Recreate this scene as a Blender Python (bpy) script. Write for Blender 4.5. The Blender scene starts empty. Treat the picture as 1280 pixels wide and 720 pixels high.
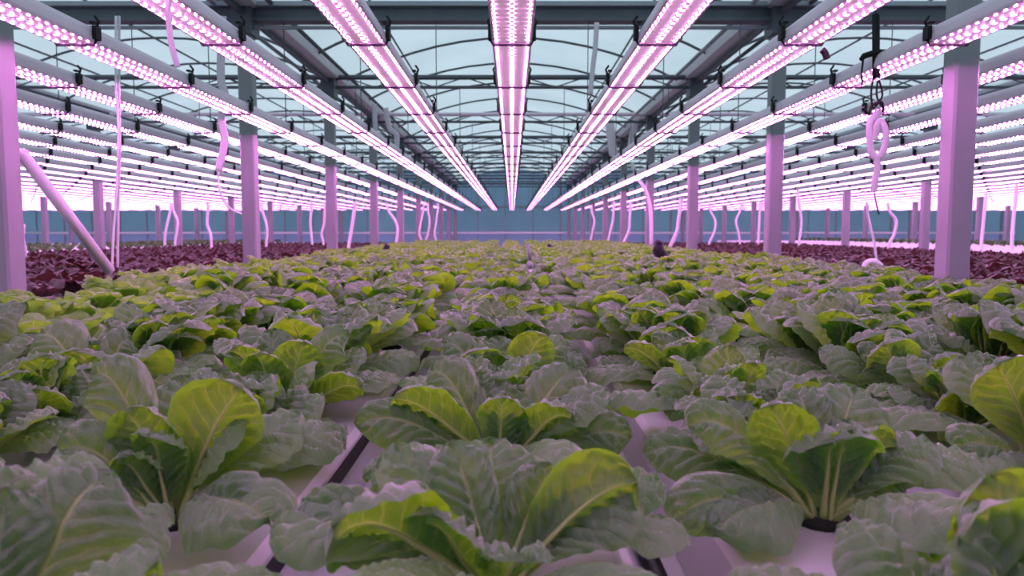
import bpy, math, random
import numpy as np
from mathutils import Vector, Matrix
SC = bpy.context.scene
COL = SC.collection
PI = math.pi

# ------------------------------------------------------------------ camera
F = 900.0
CAMZ = 1.32
PITCH = math.atan(70.0 / F)
cd = bpy.data.cameras.new('camera')
cam = bpy.data.objects.new('camera', cd)
COL.objects.link(cam)
cam.location = (0, 0, CAMZ)
cam.rotation_euler = (PI / 2 - PITCH, 0, 0)
cd.sensor_width = 36.0
cd.lens = F / 1280 * 36
cd.clip_start = 0.02
cd.clip_end = 300
cd.dof.use_dof = True
cd.dof.focus_distance = 1.9
cd.dof.aperture_fstop = 5.6
SC.camera = cam
FW = np.array([0, math.cos(PITCH), -math.sin(PITCH)])
UP = np.array([0, math.sin(PITCH), math.cos(PITCH)])
CP = np.array([0, 0, CAMZ])


def P(px, py, Y):
    d = np.array([(px - 640) / F, 0, 0]) - (py - 360) / F * UP + FW
    return CP + d * (Y / d[1])


def proj(p):
    v = np.array(p, float) - CP
    z = v @ FW
    if z <= 0.05:
        return None
    return 640 + F * v[0] / z, 360 - F * (v @ UP) / z, z


# ------------------------------------------------------------------ object helpers
def tag(o, label=None, cat=None, group=None, kind=None):
    if label: o['label'] = label
    if cat: o['category'] = cat
    if group: o['group'] = group
    if kind: o['kind'] = kind
    return o


def empty(name, loc=(0, 0, 0), label=None, cat=None, group=None):
    o = bpy.data.objects.new(name, None)
    o.empty_display_size = 0.05
    COL.objects.link(o)
    o.location = loc
    return tag(o, label, cat, group)


def mobj(name, me, parent=None, loc=None):
    o = bpy.data.objects.new(name, me)
    COL.objects.link(o)
    if parent is not None: o.parent = parent
    if loc is not None: o.location = loc
    return o


class MB:
    """collects shapes, becomes one mesh"""
    def __init__(s):
        s.v = []; s.f = []; s.m = []; s.uv = None

    def quadbox(s, lo, hi, m=0):
        b = len(s.v)
        (x0, y0, z0), (x1, y1, z1) = lo, hi
        s.v += [(x0, y0, z0), (x1, y0, z0), (x1, y1, z0), (x0, y1, z0), (x0, y0, z1), (x1, y0, z1), (x1, y1, z1), (x0, y1, z1)]
        for q in ((0, 3, 2, 1), (4, 5, 6, 7), (0, 1, 5, 4), (1, 2, 6, 5), (2, 3, 7, 6), (3, 0, 4, 7)):
            s.f.append(tuple(b + i for i in q)); s.m.append(m)
        return s

    def box(s, c, d, m=0):
        return s.quadbox([c[i] - d[i] / 2 for i in range(3)], [c[i] + d[i] / 2 for i in range(3)], m)

    def prism(s, prof, y0, y1, m=0, caps=True):
        """closed profile (x,z) extruded along y"""
        b = len(s.v); n = len(prof)
        s.v += [(x, y0, z) for x, z in prof] + [(x, y1, z) for x, z in prof]
        for i in range(n):
            j = (i + 1) % n
            s.f.append((b + i, b + j, b + n + j, b + n + i)); s.m.append(m)
        if caps:
            s.f.append(tuple(b + i for i in reversed(range(n)))); s.m.append(m)
            s.f.append(tuple(b + n + i for i in range(n))); s.m.append(m)
        return s

    def tube(s, pts, r, n=6, m=0, flat=1.0):
        pts = [np.array(p, float) for p in pts]
        rr = r if hasattr(r, '__len__') else [r] * len(pts)
        b = len(s.v)
        prev = None
        for i, p in enumerate(pts):
            t = pts[min(i + 1, len(pts) - 1)] - pts[max(i - 1, 0)]
            t = t / (np.linalg.norm(t) + 1e-9)
            if prev is None:
                h = np.array([1.0, 0, 0]) if abs(t[0]) < .9 else np.array([0, 0, 1.0])
            else:
                h = prev
            a = h - t * (h @ t); a /= np.linalg.norm(a) + 1e-9
            prev = a
            c = np.cross(t, a)
            for k in range(n):
                w = 2 * PI * k / n
                s.v.append(tuple(p + rr[i] * (math.cos(w) * a + flat * math.sin(w) * c)))
        for i in range(len(pts) - 1):
            for k in range(n):
                s.f.append((b + i * n + k, b + i * n + (k + 1) % n, b + (i + 1) * n + (k + 1) % n, b + (i + 1) * n + k)); s.m.append(m)
        s.f.append(tuple(b + k for k in reversed(range(n)))); s.m.append(m)
        e = b + (len(pts) - 1) * n
        s.f.append(tuple(e + k for k in range(n))); s.m.append(m)
        return s

    def mesh(s, name, mats, smooth=False):
        me = bpy.data.meshes.new(name)
        me.from_pydata([tuple(map(float, p)) for p in s.v], [], s.f)
        for m in (mats if isinstance(mats, (list, tuple)) else [mats]):
            me.materials.append(m)
        if any(s.m): me.polygons.foreach_set('material_index', s.m)
        if smooth: me.polygons.foreach_set('use_smooth', [True] * len(me.polygons))
        me.update()
        return me

    def build(s, name, mats, parent=None, smooth=False, loc=None):
        return mobj(name, s.mesh(name, mats, smooth), parent, loc)


def copy_tree(o, parent=None):
    c = o.copy(); COL.objects.link(c)
    if parent is not None: c.parent = parent
    for ch in KIDS.get(o.name, ()):
        copy_tree(ch, c)
    return c


KIDS = {}


def index_kids(root_objs):
    KIDS.clear()
    for o in root_objs:
        if o.parent is not None: KIDS.setdefault(o.parent.name, []).append(o)


ORD = ['zeroth', 'first', 'second', 'third', 'fourth', 'fifth', 'sixth', 'seventh', 'eighth', 'ninth', 'tenth', 'eleventh', 'twelfth', 'thirteenth', 'fourteenth', 'fifteenth', 'sixteenth', 'seventeenth', 'eighteenth', 'nineteenth', 'twentieth']


def ordinal(n):
    if n <= 20: return ORD[n]
    tens = {2: 'twenty', 3: 'thirty', 4: 'forty', 5: 'fifty', 6: 'sixty'}
    if n % 10 == 0: return {30: 'thirtieth', 40: 'fortieth', 50: 'fiftieth', 60: 'sixtieth'}[n]
    return tens[n // 10] + '-' + ORD[n % 10]


# ------------------------------------------------------------------ materials
def new_mat(name):
    m = bpy.data.materials.new(name); m.use_nodes = True
    nt = m.node_tree
    return m, nt, nt.nodes['Principled BSDF'], nt.nodes['Material Output']


class N:
    """tiny node graph helper"""
    def __init__(s, nt): s.nt = nt

    def node(s, t, **kw):
        n = s.nt.nodes.new(t)
        for k, v in kw.items():
            setattr(n, k, v)
        return n

    def link(s, a, b): s.nt.links.new(a, b)

    def math(s, op, a, b=None, c=None, clamp=False):
        n = s.node('ShaderNodeMath', operation=op, use_clamp=clamp)
        for i, x in enumerate((a, b, c)):
            if x is None: continue
            if isinstance(x, (int, float)): n.inputs[i].default_value = x
            else: s.link(x, n.inputs[i])
        return n.outputs[0]

    def smooth(s, x, a, b, lo=0.0, hi=1.0):
        n = s.node('ShaderNodeMapRange', interpolation_type='SMOOTHSTEP')
        s.link(x, n.inputs[0])
        n.inputs[1].default_value = a; n.inputs[2].default_value = b
        n.inputs[3].default_value = lo; n.inputs[4].default_value = hi
        return n.outputs[0]

    def mix(s, f, a, b):
        n = s.node('ShaderNodeMix', data_type='RGBA')
        if isinstance(f, (int, float)): n.inputs[0].default_value = f
        else: s.link(f, n.inputs[0])
        for i, x in ((6, a), (7, b)):
            if isinstance(x, tuple): n.inputs[i].default_value = (*x, 1)
            else: s.link(x, n.inputs[i])
        return n.outputs[2]


def plain(name, col, rough=.5, metal=0.0, noise=0.0, nscale=8.0, spec=.5):
    m, nt, b, out = new_mat(name)
    b.inputs['Base Color'].default_value = (*col, 1)
    b.inputs['Roughness'].default_value = rough
    b.inputs['Metallic'].default_value = metal
    b.inputs['Specular IOR Level'].default_value = spec
    if noise:
        g = N(nt)
        tc = g.node('ShaderNodeTexCoord')
        nz = g.node('ShaderNodeTexNoise'); nz.inputs['Scale'].default_value = nscale; nz.inputs['Detail'].default_value = 4
        g.link(tc.outputs['Object'], nz.inputs['Vector'])
        dark = tuple(c * (1 - noise) for c in col); lite = tuple(min(1, c * (1 + noise)) for c in col)
        g.link(g.mix(nz.outputs['Fac'], dark, lite), b.inputs['Base Color'])
    return m


LEDCOL = (1.0, .27, .90)
M_steel = plain('galvanised_steel', (.30, .33, .36), .45, .35, .18, 6)
M_steel_light = plain('pale_steel', (.62, .60, .64), .4, .1, .1, 6)
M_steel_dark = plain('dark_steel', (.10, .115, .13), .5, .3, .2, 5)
M_column = plain('column_steel', (.25, .27, .28), .42, .0, .08, 5)
M_housing = plain('lamp_housing', (.74, .60, .72), .38, .0, .04, 9)  # lavender tint is pink LED light put into the housing colour
M_black = plain('black_plastic', (.010, .010, .012), .55, spec=.25)
M_white = plain('white_plastic', (.74, .74, .76), .4, 0, .05, 7)
M_hose = plain('white_hose', (.85, .84, .86), .35)
M_pinkhose = plain('pale_hose', (.72, .66, .72), .4)
M_channel = plain('channel_plastic', (.60, .59, .62), .35, 0, .05, 4)
M_floor = plain('concrete', (.22, .22, .23), .8, 0, .25, 3)
M_dripline = plain('black_hose', (.01, .01, .012), .35)


def emis(name, col, strength):
    m, nt, b, out = new_mat(name)
    b.inputs['Base Color'].default_value = (.8, .8, .8, 1)
    b.inputs['Emission Color'].default_value = (*col, 1)
    b.inputs['Emission Strength'].default_value = strength
    return m


S_LED = 17.0
M_led_far = emis('led_light', LEDCOL, S_LED * 1.1)
M_lens = emis('led_lens', (1.0, .55, .75), .14)
M_lens.node_tree.nodes['Principled BSDF'].inputs['Base Color'].default_value = (.30, .40, .30, 1)
# a row of separate diodes: bright round spots .06 m apart along the strip
M_led, nt, b, out = new_mat('led_diodes')
g = N(nt)
b.inputs['Base Color'].default_value = (.8, .7, .8, 1)
tc = g.node('ShaderNodeTexCoord'); sp = g.node('ShaderNodeSeparateXYZ'); g.link(tc.outputs['Object'], sp.inputs[0])
ph = g.math('PINGPONG', sp.outputs['Y'], .03)       # 0 at a diode centre ... .03 between
dot = g.smooth(ph, .006, .0125, 1, 0)
g.link(g.math('ADD', g.math('MULTIPLY', dot, S_LED * 4.6), .25), b.inputs['Emission Strength'])
b.inputs['Emission Color'].default_value = (*LEDCOL, 1)


def panel_mat(name, col, trans, rough=.5, glossy=.06):
    """diffusing greenhouse pane: lets daylight through"""
    m, nt, b, out = new_mat(name)
    g = N(nt)
    tr = g.node('ShaderNodeBsdfTranslucent'); tr.inputs[0].default_value = (*trans, 1)
    b.inputs['Base Color'].default_value = (*col, 1); b.inputs['Roughness'].default_value = .35
    tc = g.node('ShaderNodeTexCoord'); nz = g.node('ShaderNodeTexNoise'); nz.inputs['Scale'].default_value = .8; nz.inputs['Detail'].default_value = 5
    g.link(tc.outputs['Object'], nz.inputs['Vector'])
    g.link(g.mix(nz.outputs['Fac'], tuple(c * .8 for c in trans), tuple(min(1, c * 1.12) for c in trans)), tr.inputs[0])
    ms = g.node('ShaderNodeMixShader'); ms.inputs[0].default_value = .8
    g.link(b.outputs[0], ms.inputs[1]); g.link(tr.outputs[0], ms.inputs[2]); g.link(ms.outputs[0], out.inputs[0])
    return m


M_roof = panel_mat('roof_pane', (.5, .55, .6), (.80, .90, .94))
M_wall = panel_mat('wall_pane', (.22, .3, .36), (.44, .56, .66))
M_wall_low = panel_mat('wall_pane_low', (.35, .36, .48), (.50, .52, .72))


def leaf_mat(name, top, trans, vein, tvein, lat=9.0, tfac=.42, sheen=.35, rough=.42, bump=.6, fine=True, coat=1.0):
    m, nt, b, out = new_mat(name)
    g = N(nt)
    uv = g.node('ShaderNodeUVMap'); sp = g.node('ShaderNodeSeparateXYZ'); g.link(uv.outputs[0], sp.inputs[0])
    a = g.math('ABSOLUTE', g.math('MULTIPLY_ADD', sp.outputs[0], 2, -1))
    t = sp.outputs[1]
    mid = g.smooth(g.math('DIVIDE', a, g.math('MULTIPLY_ADD', t, -.08, .105)), .5, 1.0, 1, 0)
    phs = g.math('MULTIPLY_ADD', t, lat, g.math('MULTIPLY', a, -2.2))
    nz0 = g.node('ShaderNodeTexNoise'); nz0.inputs['Scale'].default_value = 5; g.link(uv.outputs[0], nz0.inputs['Vector'])
    phs = g.math('ADD', phs, g.math('MULTIPLY_ADD', nz0.outputs['Fac'], .7, -.35))
    dist = g.math('PINGPONG', phs, .5)
    latv = g.math('MULTIPLY', g.smooth(dist, .02, .10, 1, 0), g.smooth(a, .5, 1.0, .8, .15))
    vmask = g.math('MAXIMUM', mid, latv)
    if fine:
        mp = g.node('ShaderNodeMapping'); mp.inputs['Scale'].default_value = (9, 14, 1); g.link(uv.outputs[0], mp.inputs[0])
        vo = g.node('ShaderNodeTexVoronoi', feature='DISTANCE_TO_EDGE'); vo.inputs['Scale'].default_value = 1.6
        g.link(mp.outputs[0], vo.inputs['Vector'])
        net = g.smooth(vo.outputs['Distance'], .0, .09, .38, 0)
        vmask = g.math('MAXIMUM', vmask, net)
    oi = g.node('ShaderNodeObjectInfo')
    nz = g.node('ShaderNodeTexNoise'); nz.inputs['Scale'].default_value = 3; g.link(uv.outputs[0], nz.inputs['Vector'])
    var = g.math('MULTIPLY_ADD', oi.outputs['Random'], .5, g.math('MULTIPLY', nz.outputs['Fac'], .5))
    topc = g.mix(var, tuple(c * .75 for c in top), tuple(min(1, c * 1.3) for c in top))
    trc = g.mix(var, tuple(c * .78 for c in trans), tuple(min(1, c * 1.15) for c in trans))
    g.link(g.mix(g.math('MAXIMUM', mid, g.math('MULTIPLY', latv, .35)), topc, vein), b.inputs['Base Color'])
    ge = g.node('ShaderNodeNewGeometry'); up = g.math('SUBTRACT', 1.0, ge.outputs['Backfacing'])      # the waxy bloom is on the upper face of a leaf only
    g.link(g.math('MULTIPLY_ADD', up, .9 * coat, .1 * coat), b.inputs['Coat Weight']); g.link(g.math('MULTIPLY', up, sheen), b.inputs['Sheen Weight']); b.inputs['Coat Roughness'].default_value = .40
    b.inputs['Roughness'].default_value = rough
    b.inputs['Specular IOR Level'].default_value = .5
    b.inputs['Sheen Weight'].default_value = sheen
    b.inputs['Sheen Roughness'].default_value = .45
    tl = g.node('ShaderNodeBsdfTranslucent'); g.link(g.mix(vmask, trc, tvein), tl.inputs[0])
    ms = g.node('ShaderNodeMixShader'); ms.inputs[0].default_value = tfac
    g.link(b.outputs[0], ms.inputs[1]); g.link(tl.outputs[0], ms.inputs[2]); g.link(ms.outputs[0], out.inputs[0])
    if bump:
        mp2 = g.node('ShaderNodeMapping'); mp2.inputs['Scale'].default_value = (4.5, 7, 1); g.link(uv.outputs[0], mp2.inputs[0])
        v2 = g.node('ShaderNodeTexVoronoi', feature='SMOOTH_F1'); v2.inputs['Scale'].default_value = 1.3
        g.link(mp2.outputs[0], v2.inputs['Vector'])
        n2 = g.node('ShaderNodeTexNoise'); n2.inputs['Scale'].default_value = 4; n2.inputs['Detail'].default_value = 3; g.link(mp2.outputs[0], n2.inputs['Vector'])
        h = g.math('SUBTRACT', g.math('MULTIPLY', n2.outputs['Fac'], .5), v2.outputs['Distance'])
        h = g.math('SUBTRACT', h, g.math('MULTIPLY', g.math('MAXIMUM', mid, latv), .5))
        bp = g.node('ShaderNodeBump'); bp.inputs['Strength'].default_value = bump; bp.inputs['Distance'].default_value = .010
        g.link(h, bp.inputs['Height']); g.link(bp.outputs[0], b.inputs['Normal']); g.link(bp.outputs[0], b.inputs['Coat Normal'])
    return m


M_leaf = leaf_mat('lettuce_leaf', (.10, .178, .095), (.42, .99, .006), (.20, .32, .15), (.68, .97, .12), sheen=.75, bump=.6, tfac=.40)
M_leaf_far = leaf_mat('lettuce_leaf_small', (.08, .155, .075), (.42, .99, .006), (.20, .34, .14), (.62, .97, .10), fine=False, sheen=.6, bump=.9, tfac=.40)
M_leaf_pale = leaf_mat('pale_lettuce_leaf', (.20, .34, .07), (.46, .90, .06), (.3, .4, .15), (.55, .85, .16), fine=False, sheen=.15)
M_leaf_red = leaf_mat('red_lettuce_leaf', (.042, .022, .020), (.15, .035, .025), (.07, .035, .03), (.2, .08, .06), fine=False, sheen=.1, coat=.4, tfac=.3, bump=.5)
M_midrib = plain('midrib', (.34, .46, .14), .4)
M_plug = plain('root_plug', (.012, .016, .012), .9)


# ------------------------------------------------------------------ leaves
def nrm(v): return v / (np.linalg.norm(v) + 1e-9)


ZUP = np.array([0, 0, 1.0])


def leaf_geo(B, T, o, W, rng, reflex=.5, cup=.10, roll=0.0, nv=24, nu=15, blister=.0035, wave=.05, pet=.16, fold=0.0, bow=.35, lat=9.0, nh=None, tip=.07):
    """one leaf as a curved, blistered sheet from its base B to its tip T; o = the direction it leans; returns verts, faces, uvs, midrib path"""
    B = np.array(B, float); T = np.array(T, float); o = nrm(np.array(o, float))
    L = np.linalg.norm(T - B)
    ch = (T - B) / L
    d1 = nrm(ch + bow * (ZUP * .8 - o * .45))
    d2 = nrm(ch * (1 - reflex) + reflex * (o * 1.0 - ZUP * .75))
    p = [B, B + d1 * L * .42, T - d2 * L * .36, T]
    tt = np.linspace(0, 1, nv)
    C = np.array([(1 - t)**3 * p[0] + 3 * t * (1 - t)**2 * p[1] + 3 * t * t * (1 - t) * p[2] + t**3 * p[3] for t in tt])
    D = np.gradient(C, axis=0)
    D /= np.linalg.norm(D, axis=1)[:, None] + 1e-9
    S0 = nrm(np.cross(ZUP, o))
    uu = np.linspace(-1, 1, nu)
    uu = np.sign(uu) * np.abs(uu)**.9
    ph0, ph1 = rng.uniform(0, 6.28), rng.uniform(0, 6.28)
    asym = rng.uniform(-.12, .12)
    V = np.zeros((nv, nu, 3))
    if nh is not None:      # carry the given upper-face normal along the curve from a third of its length
        i0 = nv // 3
        NP = np.zeros((nv, 3))
        n0 = np.array(nh, float); NP[i0] = nrm(n0 - D[i0] * (n0 @ D[i0]))
        for i in list(range(i0 + 1, nv)): NP[i] = nrm(NP[i - 1] - D[i] * (NP[i - 1] @ D[i]))
        for i in range(i0 - 1, -1, -1): NP[i] = nrm(NP[i + 1] - D[i] * (NP[i + 1] @ D[i]))
    for i, t in enumerate(tt):
        Tn = D[i]
        if nh is None:
            S = nrm(S0 - Tn * (S0 @ Tn))
            Nn = np.cross(Tn, S)
            if Nn @ (ZUP * .6 - o) < 0: Nn, S = -Nn, -S
        else:
            Nn = nrm(NP[i])
            S = np.cross(Nn, Tn)
        if roll:
            c, s_ = math.cos(roll), math.sin(roll)
            S, Nn = c * S + s_ * Nn, c * Nn - s_ * S
        s = max(0.0, (t - pet) / (1 - pet))
        w = .5 * W * (min(1.0, s * 1.55)**.62) * max(0.0, 1 - s**4.2)**.5 * 1.04
        w = max(w, .055 * W * (1 - .3 * t) if t < .9 else .002)
        au = np.abs(uu)
        lat_ph = t * lat - 2.2 * au
        bl = blister * (np.sin(PI * lat_ph)**2 - .35) * (1 - np.exp(-(au * 4.5)**2)) * min(1, s * 4) * (1 - .75 * au**3)
        bl += blister * .30 * np.sin(15 * uu * (1 + .2 * math.sin(7 * t)) + ph0) * math.sin(21 * t + ph1) * min(1, s * 3) * (1 - np.exp(-(au * 5)**2))
        bl += -blister * 1.0 * np.exp(-(au * 8)**2) * min(1, s * 3)
        edge = wave * W * (np.sin(t * 13 + ph0 + np.where(uu > 0, 1.9, 0)) * .55 + .45 * np.sin(t * 24 + ph1 - np.where(uu > 0, .8, 0))) * au**3 * min(1, s * 2)
        rollback = -.30 * w * np.maximum(0, au - .55)**2 / .2 * .9 * min(1, s * 1.5)
        off = cup * w * 2 * au**1.7 + edge + bl + rollback + fold * w * uu
        q = max(0.0, (s - .66) / .34)**2
        off = off - tip * L * q
        V[i] = C[i] - Tn * (tip * .55 * L * q) + np.outer(uu * w * (1 - .10 * au) * (1 + asym * np.sign(uu) * .5), S) + np.outer(off, Nn)
    V[:, :, 2] = np.maximum(V[:, :, 2], .004)
    idx = np.arange(nv * nu).reshape(nv, nu)
    fa = np.stack([idx[:-1, :-1], idx[1:, :-1], idx[1:, 1:], idx[:-1, 1:]], -1).reshape(-1, 4)
    uv = np.stack(np.meshgrid(uu * .5 + .5, tt), -1).reshape(-1, 2)
    mid = V[:, nu // 2]
    return V.reshape(-1, 3), fa, uv, mid


def np_mesh(name, V, Fa, uv, mat, mi=None):
    me = bpy.data.meshes.new(name)
    me.vertices.add(len(V)); me.vertices.foreach_set('co', np.asarray(V, np.float32).ravel())
    nf = len(Fa)
    me.loops.add(nf * 4); me.loops.foreach_set('vertex_index', np.asarray(Fa, np.int32).ravel())
    me.polygons.add(nf)
    me.polygons.foreach_set('loop_start', np.arange(nf, dtype=np.int32) * 4)
    me.polygons.foreach_set('loop_total', np.full(nf, 4, np.int32))
    me.polygons.foreach_set('use_smooth', np.ones(nf, bool))
    for m in (mat if isinstance(mat, list) else [mat]): me.materials.append(m)
    if mi is not None: me.polygons.foreach_set('material_index', np.asarray(mi, np.int32))
    lay = me.uv_layers.new(name='UVMap')
    lay.data.foreach_set('uv', np.asarray(uv, np.float32)[np.asarray(Fa).ravel()].ravel())
    me.update(calc_edges=True)
    return me


def merge(parts):
    V = []; Fa = []; U = []; n = 0
    for v, f, u in parts:
        V.append(v); Fa.append(f + n); U.append(u); n += len(v)
    return np.concatenate(V), np.concatenate(Fa), np.concatenate(U)


def rand_leaf_args(rng, az, ring, size=1.0):
    """ring 0 = outermost ... 1 = heart"""
    o = np.array([math.cos(az), math.sin(az), 0])
    lean = math.radians(47 - 37 * ring + rng.uniform(-13, 13))
    L = (.255 - .055 * ring) * rng.uniform(.88, 1.1) * size
    B = o * (.022 * (1 - .7 * ring)) * size
    T = B + (o * math.sin(lean) + ZUP * math.cos(lean)) * L
    W = (.178 - .045 * ring) * rng.uniform(.85, 1.12) * size
    return dict(B=B, T=T, o=o, W=W, reflex=rng.uniform(.0, .55) if ring < .75 else rng.uniform(.0, .3), cup=rng.uniform(-.17, .05), tip=rng.uniform(.03, .12), roll=rng.uniform(-.25, .25), fold=rng.uniform(-.12, .12))


def skirt_leaf(rng, az, size):
    """low outer leaf lying out over the channel"""
    o = np.array([math.cos(az), math.sin(az), 0])
    L = rng.uniform(.21, .28) * size
    lean = math.radians(rng.uniform(66, 80))
    B = o * .022 * size + ZUP * .006
    return dict(B=B, T=B + (o * math.sin(lean) + ZUP * math.cos(lean)) * L, o=o, W=rng.uniform(.15, .19) * size, reflex=rng.uniform(.2, .45), cup=rng.uniform(-.15, .0), roll=rng.uniform(-.25, .25), fold=rng.uniform(-.1, .1), bow=.6)


def upright_leaf(rng, az, size):
    """tall outer leaf standing nearly upright, its underside turned outwards"""
    o = np.array([math.cos(az), math.sin(az), 0])
    lean = math.radians(rng.uniform(14, 34))
    L = rng.uniform(.205, .25) * size
    B = o * .03 * size + ZUP * .004
    side = np.array([-o[1], o[0], 0]) * rng.uniform(-.35, .35)
    return dict(B=B, T=B + nrm(o * math.sin(lean) + side * .6 + ZUP * math.cos(lean)) * L, o=o, W=rng.uniform(.12, .16) * size, reflex=rng.uniform(.1, .4), cup=rng.uniform(-.04, .06), tip=rng.uniform(.04, .1), roll=rng.uniform(-.15, .15), fold=rng.uniform(-.1, .1), nh=tuple(-o * .9 + ZUP * .45))


def rosette(rng, n=15, nv=11, nu=7, size=1.0, wave=.06, which=None, blister=.0052, lean_extra=0.0):
    outer, inner = [], []
    a0 = rng.uniform(0, 6.28)
    for i in range(n):
        ring = (i / (n - 1))**.75
        az = a0 + i * 2.39996 + rng.uniform(-.3, .3)
        kw = rand_leaf_args(rng, az, ring, size)
        v, f, u, _ = leaf_geo(rng=rng, nv=nv, nu=nu, blister=blister, wave=wave, **kw)
        (outer if ring < .62 else inner).append((v, f, u))
    for i in range(3 if nv > 5 else 0):
        v, f, u, _ = leaf_geo(rng=rng, nv=nv, nu=nu, blister=blister, wave=wave, **upright_leaf(rng, -PI / 2 + (i - 1) * .75 + rng.uniform(-.25, .25), size))
        outer.append((v, f, u))
        v, f, u, _ = leaf_geo(rng=rng, nv=nv, nu=nu, blister=blister, wave=wave, **skirt_leaf(rng, a0 + i * 2.1, size))
        outer.append((v, f, u))
    return outer, inner


# ------------------------------------------------------------------ setting
GZ = 3.40           # eaves
RS = .695          # pitch of the lamp rows, seven to a bay
BAY = 7 * RS
Y0, Y1 = -4.0, 31.5
NB = 4
XW = BAY * (NB + .5)


def structure(o): return tag(o, kind='structure')


structure(MB().quadbox((-XW - .2, Y0 - .2, -.15), (XW + .2, Y1 + .2, 0)).build('floor', M_floor))
for nm, lo, hi in (('wall_back', (-XW, Y1, 1.30), (XW, Y1 + .03, 4.2)), ('wall_front', (-XW, Y0 - .03, 0), (XW, Y0, 4.2)),
                   ('wall_left', (-XW - .03, Y0, 0), (-XW, Y1, GZ + .1)), ('wall_right', (XW, Y0, 0), (XW + .03, Y1, GZ + .1))):
    structure(MB().quadbox(lo, hi).build(nm, M_wall))
structure(MB().quadbox((-XW, Y1, 0), (XW, Y1 + .03, 1.30)).build('wall_back_base', M_wall_low))
mb = MB()
x = -XW
k = 0
while x < XW:
    w = .10 if k % 4 == 0 else .045
    mb.quadbox((x - w / 2, Y1 - .06, 0), (x + w / 2, Y1 - .002, 4.2), 0)
    x += 1.2; k += 1
structure(mb.build('wall_back_frame', M_steel))
structure(MB().quadbox((-XW, Y1 - .10, 1.24), (XW, Y1 - .065, 1.33)).build('trim_1', M_white))
structure(MB().quadbox((-XW, Y1 - .10, 2.36), (XW, Y1 - .065, 2.44)).build('trim_2', M_steel))


def arc(x0, n=16, z0=GZ, rise=.64, half=BAY / 2):
    return [(x0 + half * s, z0 + rise * (1 - s * s)) for s in np.linspace(-1, 1, n + 1)]


for kb in range(-NB, NB + 1):
    a = arc(kb * BAY, 14)
    m = MB()
    m.v = [(x, Y0, z) for x, z in a] + [(x, Y1, z) for x, z in a]
    n = len(a)
    m.f = [(i, i + 1, n + i + 1, n + i) for i in range(n - 1)]; m.m = [0] * (n - 1)
    structure(m.build('ceiling', M_roof, smooth=True))


def bay_word(kb):
    if kb == 0: return 'the central bay'
    return f"the {ORD[abs(kb)]} bay {'right' if kb > 0 else 'left'} of centre"


# columns
COLY = [3.72 + 3.02 * i for i in range(10)]


def column(x, y, label, zt=GZ):
    e = empty('steel_column', (x, y, 0), label, 'column', 'steel columns between the growing beds')
    s = .065
    prof = [(-s, -s + .012), (-s + .012, -s), (s - .012, -s), (s, -s + .012), (s, s - .012), (s - .012, s), (-s + .012, s), (-s, s - .012)]
    m = MB(); b = 0
    m.v = [(p, q, .012) for p, q in prof] + [(p, q, zt - .06) for p, q in prof]
    m.f = [(i, (i + 1) % 8, 8 + (i + 1) % 8, 8 + i) for i in range(8)] + [tuple(range(8, 16))]; m.m = [0] * 9
    m.build('shaft', M_column, e)
    MB().box((0, 0, .006), (.24, .24, .012)).build('base_plate', M_steel, e)
    MB().quadbox((-.09, -.11, zt - .30), (.09, .11, zt - .06)).build('bracket', M_steel_dark, e)
    return e


colx = [(-BAY / 2, 'left'), (BAY / 2, 'right')]
for sx, side in colx:
    for i, y in enumerate(COLY):
        yy = y
        if i == 0: yy = 3.45 if sx < 0 else 3.98
        column(sx, yy, f"square steel column, {ORD[i + 1]} from the near end along the {side} edge of the green bed")
for kk in (1, 2, 3):
    for sg, side in ((-1, 'left'), (1, 'right')):
        X = sg * (BAY / 2 + kk * BAY)
        i = 0
        for y in COLY:
            if abs(X) / y > .75: continue
            i += 1
            column(X, y, f"square steel column, {ORD[i]} back in the {ORD[kk + 1]} column line to the {side}")

# roof frame
for i, y in enumerate(COLY[1:], 1):
    heavy = i == 1
    nb = 2 if heavy else (3 if y < 16 else 4)
    e = empty('tie_beam', (0, y, GZ), 'heavy grey flanged cross beam, nearest of the roof tie beams' if heavy else f"horizontal grey roof cross beam, {ORD[i]} from the near end", 'beam', 'roof cross beams')
    X = BAY * (nb + .5)
    if heavy:
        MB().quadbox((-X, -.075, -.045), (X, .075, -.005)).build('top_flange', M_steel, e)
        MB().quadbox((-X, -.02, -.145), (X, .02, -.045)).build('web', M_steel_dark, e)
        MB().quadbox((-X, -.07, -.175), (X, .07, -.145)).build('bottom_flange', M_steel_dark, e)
        MB().tube([(-X, -.02, -.225), (X, -.02, -.225)], .018, 8).build('pipe', M_steel, e, True)
    else:
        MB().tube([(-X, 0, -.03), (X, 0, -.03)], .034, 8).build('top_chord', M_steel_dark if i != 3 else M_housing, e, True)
        MB().tube([(-X, 0, -.16), (X, 0, -.16)], .022, 8).build('bottom_chord', M_steel_dark, e, True)
        m = MB()
        n = int(2 * X / .8)
        for q in range(n):
            xa = -X + q * .8
            m.tube([(xa, 0, -.16), (xa + .4, 0, -.03), (xa + .8, 0, -.16)], .009, 5)
        m.build('lattice', M_steel_dark, e)
    for r in range(-6, 7):
        MB().tube([(r * RS, 0, -.17), (r * RS, 0, 2.22 + .10 - GZ)], .0045, 5).build('hanger_rod', M_steel_dark, e)
ay = [4.2 + 1.51 * i for i in range(18)]
for kb in range(-2, 3):
    for i, y in enumerate(ay):
        if abs(kb) * BAY - 2.4 > .75 * y: continue
        o = MB().tube([(x, 0, z - .03) for x, z in arc(0, 14)], .017, 6).build('roof_arch', M_steel_dark, None, True, (kb * BAY, y, 0))
        tag(o, f"curved steel roof arch, {ORD[i + 1]} from the near end over {bay_word(kb)}", 'roof arch', 'roof arches')
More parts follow.
